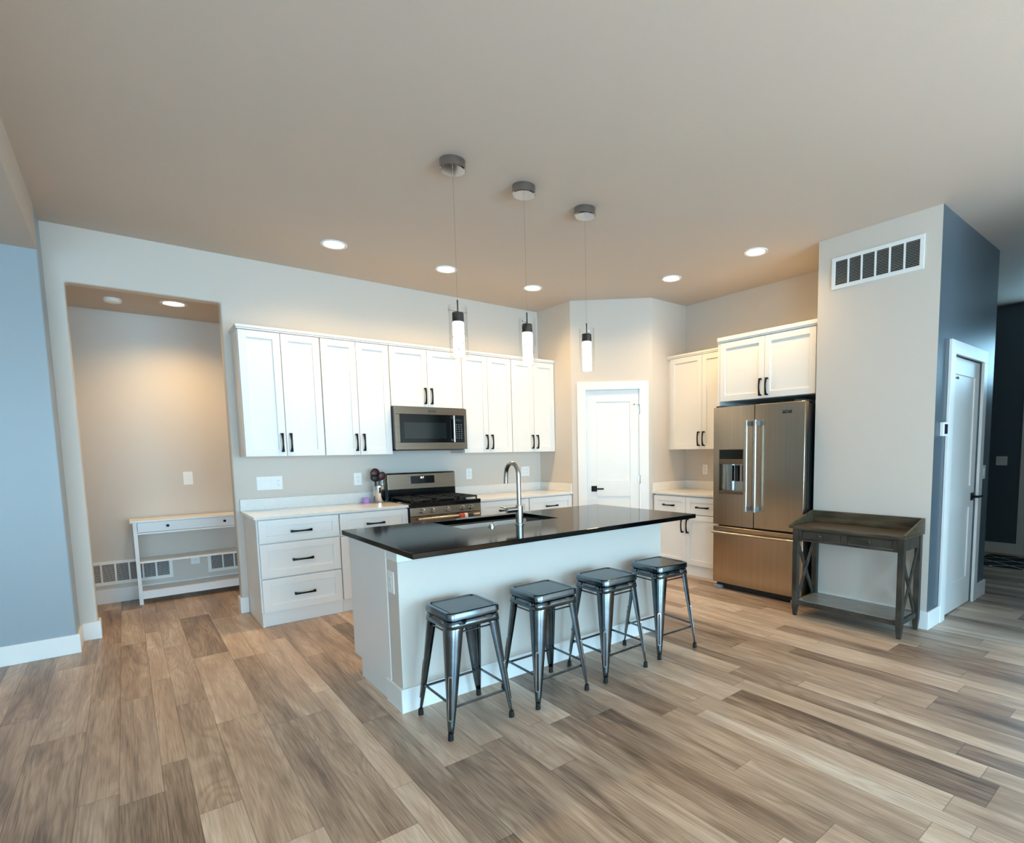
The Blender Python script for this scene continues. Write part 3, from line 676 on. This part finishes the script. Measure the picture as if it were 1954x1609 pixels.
# ------------------------------------------------------------------ stools
def make_stool(label):
    t = thing('bar_stool', label, 'stool', (0, 0, 0), 'metal stools along the island')
    ZT = .617; hs = .150
    # seat: rounded square with rolled rim and sunken panel
    def rsq(h, r, z, n=6):
        P = []
        for cx, cy, a0 in ((h-r, h-r, 0), (-h+r, h-r, PI/2), (-h+r, -h+r, PI), (h-r, -h+r, 1.5*PI)):
            for k in range(n+1): a = a0+PI/2*k/n; P.append((cx+r*math.cos(a), cy+r*math.sin(a), z))
        return P
    prof = [(hs-.004, .040, ZT-.040), (hs, .042, ZT-.036), (hs, .042, ZT-.012), (hs-.004, .040, ZT-.003), (hs-.012, .034, ZT), (hs-.020, .028, ZT-.001), (hs-.025, .024, ZT-.008)]
    b = B(); rings = [[b.bm.verts.new(p) for p in rsq(*q)] for q in prof]
    n = len(rings[0])
    for A, C in zip(rings[:-1], rings[1:]):
        for k in range(n): b.bm.faces.new((A[k], A[(k+1) % n], C[(k+1) % n], C[k]))
    b.bm.faces.new(rings[0][::-1])
    b.bm.faces.new(rings[-1])
    seat = b.build('seat', 'gun', t, 0, True)
    b = B(); b.bm.faces.new([b.bm.verts.new(p) for p in rsq(hs-.0252, .0238, ZT-.0078)]); b.build('seat_groove', 'rubber', seat)
    b = B(); q0 = [b.bm.verts.new(p) for p in rsq(hs-.0305, .020, ZT-.0095)]; q1 = [b.bm.verts.new(p) for p in rsq(hs-.0305, .020, ZT-.0045)]
    b.bm.faces.new(q0[::-1]); b.bm.faces.new(q1)
    for k in range(n): b.bm.faces.new((q0[k], q0[(k+1) % n], q1[(k+1) % n], q1[k]))
    b.build('seat_panel', 'gunseat', seat, 0, True)
    # skirt below the seat
    b = B(); R = [[b.bm.verts.new(p) for p in rsq(h, r_, z)] for h, r_, z in ((.142, .036, ZT-.041), (.147, .038, ZT-.062), (.150, .038, ZT-.082))]
    for A, C in zip(R[:-1], R[1:]):
        for k in range(n): b.bm.faces.new((A[k], A[(k+1) % n], C[(k+1) % n], C[k]))
    sk = b.build('skirt', 'gun', t, 0, True); s = sk.modifiers.new('solid', 'SOLIDIFY'); s.thickness = .003; s.offset = -1
    top, bot = .146, .186
    def corner(z): return bot+(top-bot)*(z-.0)/(ZT-.045)
    for sx, sy in ((-1, -1), (1, -1), (1, 1), (-1, 1)):
        b = B(); rings = []
        for i in range(13):
            z = .022+(ZT-.045-.022)*i/12; c = corner(z); k = i/12
            f = .018+.060*k**.85
            if i == 12: f += .020
            rr = f*.62; P = [(-f, 0)]
            for j in range(7): a = PI/2-PI/2*j/6; P.append((-rr+rr*math.cos(a), -rr+rr*math.sin(a)))
            P.append((0, -f))
            rings.append([b.bm.verts.new((sx*(c+p[0]), sy*(c+p[1]), z)) for p in P])
        for A, C in zip(rings[:-1], rings[1:]):
            for j in range(len(A)-1): b.bm.faces.new((A[j], A[j+1], C[j+1], C[j]))
        leg = b.build('leg', 'gun', t, 0, True); s = leg.modifiers.new('solid', 'SOLIDIFY'); s.thickness = .0025; s.offset = -1 if sx*sy < 0 else -1
        # pressed slot on the lower half of the leg's rounded edge
        def edge(z, out):
            k = (z-.022)/(ZT-.067); f = .018+.060*max(k, 0)**.85; rr = f*.62; d = corner(z)-rr+rr*math.cos(PI/4)+out
            return d
        tang = Vector((-sy*sx*1.0, 1.0, 0)).normalized() if False else Vector((sx, -sy, 0)).normalized()
        def capsule(hw, z0, z1, out, th, nm, m, par):
            b = B(); P = []
            for k in range(9): a = PI*k/8; P.append((hw*math.cos(a), z1+hw*math.sin(a)))
            for k in range(9): a = PI+PI*k/8; P.append((hw*math.cos(a), z0+hw*math.sin(a)))
            F, K = [], []
            for a, z in P:
                for lst, oo in ((F, out), (K, out-th)):
                    d = edge(z, oo); lst.append(b.bm.verts.new((sx*d+tang.x*a, sy*d+tang.y*a, z)))
            b.bm.faces.new(F); b.bm.faces.new(K[::-1]); n_ = len(P)
            for k in range(n_): b.bm.faces.new((F[k], F[(k+1) % n_], K[(k+1) % n_], K[k]))
            return b.build(nm, m, par, 0, False)
        capsule(.0110, .105, .300, .0016, .003, 'slot_rim', 'chrome', leg)
        capsule(.0068, .107, .298, .0024, .002, 'slot', 'gunseat', leg)
        c = corner(.02)-.009
        B().lathe([(0, 0), (.0135, 0), (.0145, .004), (.0125, .034), (.0085, .036), (0, .036)], (sx*c, sy*c, 0), 14).build('foot_cap', 'rubber', leg, 0, True)
    for k in range(4):
        ux, uy = ((1, 0), (0, 1), (-1, 0), (0, -1))[k]; nx, ny = uy, -ux
        def pt(a, z, inset): c = corner(z)-inset; return (ux*a*c+nx*c, uy*a*c+ny*c, z)
        z = .155 if k % 2 == 0 else .175
        b = B(); P0, P1 = pt(-.93, z, .010), pt(.93, z, .010); b.tube([P0, P1], .0068, 8)
        b.build('footrest_bar', 'gun', t, 0, True)
        b = B(); z = .515; P0, P1 = pt(-.8, z, .012), pt(.8, z, .012); b.tube([P0, P1], .0045, 8); b.build('brace', 'gun', t, 0, True)
    return t
st = make_stool('gunmetal bar stool nearest the island end with the outlet'); st.location = (.524, -3.067, 0)
dup(st, (1.030, -3.092, 0), 'gunmetal bar stool second from the island end with the outlet')
dup(st, (1.532, -3.092, 0), 'gunmetal bar stool third from the island end with the outlet')
dup(st, (2.052, -3.078, 0), 'gunmetal bar stool at the end of the island nearest the refrigerator', math.radians(-3))

# ------------------------------------------------------------------ pendants and downlights
def make_pendant(label):
    t = thing('pendant_light', label, 'pendant lamp', (0, 0, H), 'glass pendants over the island')
    B().lathe([(0, 0), (.076, 0), (.076, -.048), (.070, -.054), (0, -.054)], (0, 0, H-.0005), 40).build('canopy', 'canopy', t, 0, True)
    B().tube([(0, 0, 2.32), (0, 0, H-.05)], .0009, 6).build('cable', 'nickel', t)
    b = B(); b.tube([(0, 0, 2.245), (0, 0, 2.32)], .0045, 10); b.lathe([(0, .055), (.033, .054), (.035, .050), (.035, 0), (0, 0)], (0, 0, 2.190), 28)
    b.build('socket', 'darkchrome', t, 0, True)
    b = B(); b.tube([(-.062, 0, 2.253), (.062, 0, 2.253)], .002, 8); b.lathe([(0, -.004), (.006, -.004), (.006, .004), (0, .004)], (.060, 0, 2.253), 10, 'x'); b.lathe([(0, -.004), (.006, -.004), (.006, .004), (0, .004)], (-.060, 0, 2.253), 10, 'x')
    b.build('cross_pin', 'chrome', t, 0, True)
    b = B(); b.lathe([(.0565, 1.975), (.0565, 2.285), (.0525, 2.285), (.0525, 1.981), (0, 1.981), (0, 1.975)], (0, 0, 0), 40, 'z', False); b.build('glass_shade', 'glass', t, 0, True)
    cr = B().lathe([(0, 1.985), (.033, 1.985), (.034, 1.99), (.034, 2.186), (.030, 2.190), (0, 2.190)], (0, 0, 0), 28).build('crystal_column', 'crystal', t, 0, True)
    b = B(); rnd = random.Random(3)
    for i in range(20):
        a = rnd.uniform(0, 2*PI); z = rnd.uniform(2.0, 2.14); rr = rnd.uniform(.0025, .0045)
        b.lathe([(0, -rr), (rr*.8, -rr*.5), (rr, 0), (rr*.8, rr*.5), (0, rr)], (.0335*math.cos(a), .0335*math.sin(a), z), 8)
    b.build('bubbles', 'darkchrome', cr, 0, True)
    return t
p1 = make_pendant('glass cylinder pendant lamp nearest the drawer end of the island'); p1.location = (.823, -2.57, H)
dup(p1, (1.327, -2.57, H), 'middle glass cylinder pendant lamp of the three above the island', .5)
dup(p1, (1.848, -2.57, H), 'glass cylinder pendant lamp nearest the refrigerator', 1.1)
def make_can(label, zc, power, group):
    t = thing('recessed_light', label, 'ceiling light', (0, 0, zc), group)
    B().lathe([(.102, 0), (.102, -.006), (.096, -.010), (.078, -.006), (.078, 0)], (0, 0, zc-.0003), 40, 'z', True).build('trim_ring', 'trim', t, 0, True)
    B().lathe([(0, -.001), (.078, -.001), (.076, -.006), (0, -.007)], (0, 0, zc-.0005), 36).build('lens', 'lamp', t, 0, True)
    l = bpy.data.lights.new('downlight', 'SPOT'); l.energy = power; l.color = WARM; l.spot_size = math.radians(150); l.spot_blend = .85; l.shadow_soft_size = .07
    o = bpy.data.objects.new('downlight', l); COL.objects.link(o); o.parent = t; o.location = (0, 0, -.03)
    return t
GC = 'recessed ceiling lights in the kitchen'
c1 = make_can('round lit recessed ceiling light above the left upper cabinets', H, CAN_POWER, GC); c1.location = (.657, -.806, H)
dup(c1, (1.650, -.80, H), 'round lit recessed ceiling light in front of the microwave')
dup(c1, (2.632, -.806, H), 'round lit recessed ceiling light nearest the pantry side of the back wall')
dup(c1, (3.556, -1.909, H), 'round lit recessed ceiling light in front of the right wall upper cabinet')
dup(c1, (3.574, -2.853, H), 'round lit recessed ceiling light in front of the refrigerator cabinet')
c2 = make_can('round lit recessed light in the low niche ceiling', 2.792, 85, 'niche ceiling lights'); c2.location = (-.332, .632, 2.792)
o = B().lathe([(0, 0), (.066, 0), (.066, -.018), (.058, -.030), (.03, -.036), (0, -.036)], (-.754, .758, 2.7915), 32).build('smoke_detector', 'plastic', None, 0, True)
tag(o, 'white round smoke detector on the niche ceiling', 'smoke detector')

# ------------------------------------------------------------------ vents
def vent(f, u0, z0, label, W=.682, Hh=.25, n=6):
    t = thing('air_vent', label, 'vent', f(u0+W/2, 0, z0))
    fr = .030; b = B(f)
    b.box(u0, u0+W, .0005, .010, z0, z0+fr); b.box(u0, u0+W, .0005, .010, z0+Hh-fr, z0+Hh); b.box(u0, u0+fr, .0005, .010, z0+fr, z0+Hh-fr); b.box(u0+W-fr, u0+W, .0005, .010, z0+fr, z0+Hh-fr)
    cw = (W-2*fr)/n
    for k in range(1, n): b.box(u0+fr+k*cw-.007, u0+fr+k*cw+.007, .0005, .009, z0+fr, z0+Hh-fr)
    b.build('frame', 'trim', t, .0015)
    B(f).box(u0+fr, u0+W-fr, .0005, .0015, z0+fr, z0+Hh-fr).build('duct_opening', 'dark', t)
    b = B(f); m = 16; h = (Hh-2*fr)/m
    for k in range(m):
        z = z0+fr+k*h
        for c in range(n):
            a0, a1 = u0+fr+c*cw+(.007 if c else 0), u0+fr+(c+1)*cw-(.007 if c < n-1 else 0)
            b.hexa([(a0, .0075, z+.001), (a1, .0075, z+.001), (a0, .0085, z+.001), (a1, .0085, z+.001), (a0, .002, z+h*.42), (a1, .002, z+h*.42), (a0, .003, z+h*.42), (a1, .003, z+h*.42)])
    b.build('louvers', 'trim', t)
    return t
FV = Frame((3.807, 0), (0, -1))
vent(FV, 3.424, 2.694, 'white louvered air vent high on the utility wall beside the refrigerator')
FN = Frame((0, 1.299), (1, 0))
vent(FN, -1.151, .178, 'white louvered floor-level vent at the left of the niche, behind the console table leg', .682, .23)
vent(FN, -.172, .178, 'white louvered floor-level vent behind the right half of the console table', .682, .23)

# ------------------------------------------------------------------ outlets and switches
def plate(f, uc, zc, wd, ht, kinds, label, cat, name, off=0):
    t = thing(name, label, cat, f(uc, off, zc))
    B(f).box(uc-wd/2, uc+wd/2, off+.0005, off+.006, zc-ht/2, zc+ht/2).build('plate', 'plastic', t, .002)
    n = len(kinds)
    for i, k in enumerate(kinds):
        c = uc-wd/2+wd*(i+.5)/n if n == 1 else uc+(i-(n-1)/2)*.046
        if k == 'r':
            B(f).hexa([(c-.016, off+.006, zc-.033), (c+.016, off+.006, zc-.033), (c-.016, off+.0075, zc-.033), (c+.016, off+.0075, zc-.033), (c-.016, off+.006, zc+.033), (c+.016, off+.006, zc+.033), (c-.016, off+.011, zc+.033), (c+.016, off+.011, zc+.033)]).build('rocker', 'white', t, .0008)
        else:
            o = B(f).box(c-.0165, c+.0165, off+.006, off+.0078, zc-.034, zc+.034).build('socket', 'white', t, .0008)
            b = B(f)
            for dz in (-.019, .019):
                b.box(c-.008, c-.0055, off+.0074, off+.0082, zc+dz-.002, zc+dz+.006); b.box(c+.0055, c+.008, off+.0074, off+.0082, zc+dz-.002, zc+dz+.006); b.box(c-.002, c+.002, off+.0074, off+.0082, zc+dz-.010, zc+dz-.006)
            b.build('socket_slots', 'greyplastic', o)
    return t
plate(FB, .223, 1.152, .208, .122, 'rrro', 'wide white plate of three rocker switches and an outlet above the left worktop', 'switch', 'switch_plate')
plate(FB, 1.002, 1.153, .078, .124, 'o', 'white outlet on the back wall just left of the utensil holder', 'outlet', 'wall_outlet')
plate(FB, 2.243, 1.155, .078, .124, 'o', 'white outlet on the back wall just right of the range', 'outlet', 'wall_outlet')
plate(FB, 3.025, 1.155, .120, .118, 'oo', 'white double outlet plate on the back wall right of the faucet', 'outlet', 'wall_outlet')
plate(FR, 1.605, 1.153, .080, .122, 'o', 'white outlet on the wall beside the refrigerator', 'outlet', 'wall_outlet')
plate(FN, -.282, 1.182, .080, .135, 'r', 'white rocker switch on the niche wall above the console table', 'switch', 'light_switch')
plate(FN, -.278, .345, .076, .12, 'o', 'white low outlet between the two niche vents', 'outlet', 'wall_outlet')
FE = Frame((bx0, 0), (0, -1))
plate(FE, 2.716, .708, .084, .122, 'o', 'white outlet on the end of the island knee wall', 'outlet', 'wall_outlet')
plate(FH, 5.135, 1.152, .075, .12, 'r', 'white rocker switch on the dark hall wall beside the door', 'switch', 'light_switch')
FE2 = Frame((7.75, 0), (0, -1))
plate(FE2, 3.786, 1.185, .118, .115, 'rr', 'white double switch plate on the dark wall at the far end of the hall', 'switch', 'switch_plate')
th = thing('thermostat', 'white wall thermostat with dark screen between the wall corner and hall door', 'thermostat', (3.965, -4.217, 1.52))
B(FH).box(3.915, 4.012, .002, .030, 1.468, 1.572).build('housing', 'plastic', th, .004)
B(FH).box(3.930, 3.997, .030, .032, 1.485, 1.558).build('screen', 'screen', th)

# ------------------------------------------------------------------ rustic table by the utility wall
T = thing('rustic_console_table', 'weathered dark wood console table with two drawers and tray top beside the refrigerator', 'table', (3.60, -3.75, 0))
TY0, TY1 = -3.308, -4.190; TX0, TX1 = 3.400, 3.788
B().box(TX0, TX1, TY1, TY0, .735, .755).build('top', 'woodtop', T, .002)
B().box(TX1-.018, TX1, TY1+.018, TY0-.018, .7555, .855).build('back_board', 'woodtop', T, .002)
for y0, y1 in ((TY0-.018, TY0), (TY1, TY1+.018)):
    b = B(); b.prism([(TX0+.002, .7555), (TX1, .7555), (TX1, .856), (TX1-.02, .856), (TX0+.002, .764)], y0, y1, 'y'); b.build('side_board', 'woodtop', T, .0015)
ly = ((-3.338, -3.380), (-4.180, -4.138)); lx = ((3.410, 3.452), (3.738, 3.780))
for (ya, yb) in ly:
    for (xa, xb) in lx:
        b = B(); y0, y1 = min(ya, yb), max(ya, yb); b.box(xa, xb, y0, y1, .085, .734)
        b.hexa([(xa+.008, y0+.008, 0), (xb-.008, y0+.008, 0), (xa+.008, y1-.008, 0), (xb-.008, y1-.008, 0), (xa, y0, .085), (xb, y0, .085), (xa, y1, .085), (xb, y1, .085)]); b.build('leg', 'wood', T, .002)
b = B()
for z0, z1 in ((.722, .734), (.636, .650)): b.box(3.414, 3.434, -4.138, -3.380, z0, z1)
for y0, y1 in ((-3.408, -3.380), (-3.778, -3.732), (-4.138, -4.102)): b.box(3.414, 3.434, y0, y1, .650, .722)
for y0 in (-3.374, -4.168): b.box(3.452, 3.738, y0, y0+.020, .640, .734)
b.box(3.756, 3.776, -4.138, -3.380, .640, .734)
b.build('apron', 'wood', T, .0015)
for y0, y1 in ((-3.730, -3.410), (-4.100, -3.780)):
    d = B().box(3.420, 3.70, y0+.003, y1-.003, .654, .718).build('drawer', 'wood', T, .002)
    B().lathe([(0, 0), (.006, 0), (.006, -.010), (.014, -.016), (.014, -.024), (.008, -.029), (0, -.030)], (3.4205, (y0+y1)/2, .690), 18, 'x').build('knob', 'wood', d, 0, True)
b = B(); b.box(3.413, 3.432, -4.138, -3.380, .098, .130); b.box(3.757, 3.776, -4.138, -3.380, .098, .130)
for y0 in (-3.372, -4.166): b.box(3.452, 3.738, y0, y0+.020, .095, .135)
b.build('lower_rail', 'wood', T, .002)
B().box(3.4325, 3.7565, -4.146, -3.373, .124, .136).build('shelf', 'shelfm', T, .001)
for y0 in (-3.367, -4.163):
    for s in (0, 1):
        z0, z1 = (.14, .638) if s == 0 else (.638, .14); hw = .016; yy = y0+(.0 if s == 0 else .012)
        xa, xb = 3.452, 3.738; dx, dz = xb-xa, z1-z0; l = math.hypot(dx, dz); nx, nz = -dz/l*hw, dx/l*hw
        b = B(); b.prism([(xa-nx, z0-nz), (xb-nx, z1-nz), (xb+nx, z1+nz), (xa+nx, z0+nz)], yy-.004, yy+.008, 'y'); b.build('cross_brace', 'wood', T, .001)

# ------------------------------------------------------------------ white console table in the niche
T = thing('white_console_table', 'narrow white console table with black knobs and open shelves in the niche', 'table', (-.26, 1.13, 0))
CX0, CX1, CY0, CY1 = -.777, .255, .985, 1.276
B().box(CX0, CX1, CY0-.012, CY1, .788, .806).build('top', 'white', T, .002)
for x0, x1 in ((-.757, -.727), (.205, .235)):
    for y0, y1 in ((CY0+.004, CY0+.034), (CY1-.038, CY1-.008)):
        B().box(x0, x1, y0, y1, 0, .787).build('leg', 'white', T, .0015)
b = B(); b.box(-.727, .205, CY0+.006, CY0+.026, .672, .690); b.box(-.727, .205, CY1-.034, CY1-.02, .672, .787)
for x in (-.750, .212): b.box(x, x+.016, CY0+.034, CY1-.038, .672, .787)
b.build('apron', 'white', T, .001)
d = B().box(-.724, .202, CY0+.004, CY1-.06, .694, .785).build('drawer', 'white', T, .0015)
for x in (-.496, -.032):
    B().lathe([(0, 0), (.005, 0), (.005, -.008), (.012, -.013), (.013, -.019), (.008, -.025), (0, -.026)], (x, CY0+.004, .743), 18, 'y').build('knob', 'black', d, 0, True)
for z0, z1 in ((.396, .413), (.112, .126)):
    B().box(-.7265, .2045, CY0+.006, CY1-.010, z0, z1).build('shelf', 'white', T, .001)
B().box(-.7265, .2045, CY0+.006, CY0+.022, .052, .1118).build('lower_rail', 'white', T, .001)

# ------------------------------------------------------------------ small things on the worktop
ux, uy, uz = 1.166, -.115, .9148
b = B(); b.lathe([(0, 0), (.053, 0), (.054, .004), (.054, .168), (.0525, .170), (.051, .168), (.051, .006), (0, .006)], (ux, uy, uz), 36)
tag(b.build('utensil_holder', 'chrome', None, 0, True), 'polished steel utensil crock on the worktop beside the range', 'utensil holder')
def utensil(name, label, top, foot, head, m, hm='blackpl', r=.0055):
    t = thing(name, label, 'utensil', (foot[0], foot[1], foot[2]), 'cooking utensils in the steel crock')
    B().tube([foot, tuple((a+b_)/2 for a, b_ in zip(foot, top)), top], r, 10).build('handle', hm, t, 0, True)
    bb = B(); head(bb, top); bb.build('head', m, t, 0, True)
    return t
def spoon(rx, ry, rz, dz=.04, tilt=0):
    def h(b, p):
        n, m = 16, 8
        rings = []
        for i in range(m+1):
            a = -PI/2+PI*i/m; rr = math.cos(a); z = math.sin(a)
            rings.append([b.bm.verts.new((p[0]+rx*rr*math.cos(2*PI*k/n)+tilt*z*rz, p[1]+ry*rr*math.sin(2*PI*k/n), p[2]+dz+rz*z)) for k in range(n)])
        for A, C in zip(rings[:-1], rings[1:]):
            for k in range(n): b.bm.faces.new((A[k], A[(k+1) % n], C[(k+1) % n], C[k]))
        bmesh.ops.remove_doubles(b.bm, verts=b.bm.verts[:], dist=1e-5)
    return h
Z = uz+.012
utensil('ladle', 'dark round ladle leaning left in the steel crock', (ux-.046, uy-.030, uz+.215), (ux-.026, uy-.024, Z), spoon(.040, .020, .036, .03, -.2), 'blackpl')
utensil('serving_spoon', 'big dark red serving spoon, tallest in the steel crock', (ux-.024, uy+.012, uz+.235), (ux-.012, uy+.012, Z), spoon(.048, .016, .056, .052), 'red')
utensil('slotted_turner', 'dark red turner on a bright steel handle in the front of the crock', (ux+.024, uy-.040, uz+.222), (ux+.008, uy-.028, Z), spoon(.036, .010, .042, .045, .1), 'red', 'nickel')
def whisk(b, p):
    for k in range(5):
        a = PI*k/5; P = []
        for i in range(13):
            t_ = i/12; w_ = .026*math.sin(PI*min(1, t_*1.0))**.8*(1 if t_ < .5 else 1)
            P.append((t_, w_))
        up = [(p[0]+.023*math.cos(a)*math.sin(PI*.5*min(1, 2*s/12)) if False else p[0]+.023*math.cos(a)*math.sin(PI*s/12*.92), p[1]+.023*math.sin(a)*math.sin(PI*s/12*.92), p[2]+.105*(1-math.cos(PI*s/12))/2) for s in range(13)]
        dn = [(2*p[0]-q[0], 2*p[1]-q[1], q[2]) for q in up]
        b.tube(up, .0013, 5); b.tube(dn, .0013, 5)
utensil('whisk', 'thin wire whisk leaning toward the range in the steel crock', (ux+.043, uy+.004, uz+.190), (ux+.028, uy+.002, Z), whisk, 'nickel', 'nickel')
utensil('spatula', 'dark spatula behind the whisk in the steel crock', (ux+.022, uy+.040, uz+.215), (ux+.014, uy+.032, Z), lambda b, p: b.box(p[0]-.024, p[0]+.024, p[1]-.003, p[1]+.003, p[2]-.005, p[2]+.075), 'red')
J = thing('lilac_jar', 'small round lilac jar on the worktop left of the utensil crock', 'jar', (1.045, -.085, uz))
B().lathe([(0, 0), (.033, 0), (.037, .006), (.037, .028), (.033, .034), (0, .034)], (1.045, -.085, uz), 28).build('body', 'pink', J, 0, True)
B().lathe([(0, 0), (.035, 0), (.036, .003), (.036, .015), (.033, .018), (0, .018)], (1.045, -.085, uz+.0345), 28).build('lid', 'pink', J, 0, True)

# ------------------------------------------------------------------ rug in the hall
o = B().box(6.75, 7.55, -5.2, -3.75, .0005, .010).build('entry_rug', 'rug', None, .003)
tag(o, 'dark rug with pale diamond lines on the hall floor by the far wall', 'rug')

for o in bpy.data.objects:
    if '_o' in o: del o['_o']
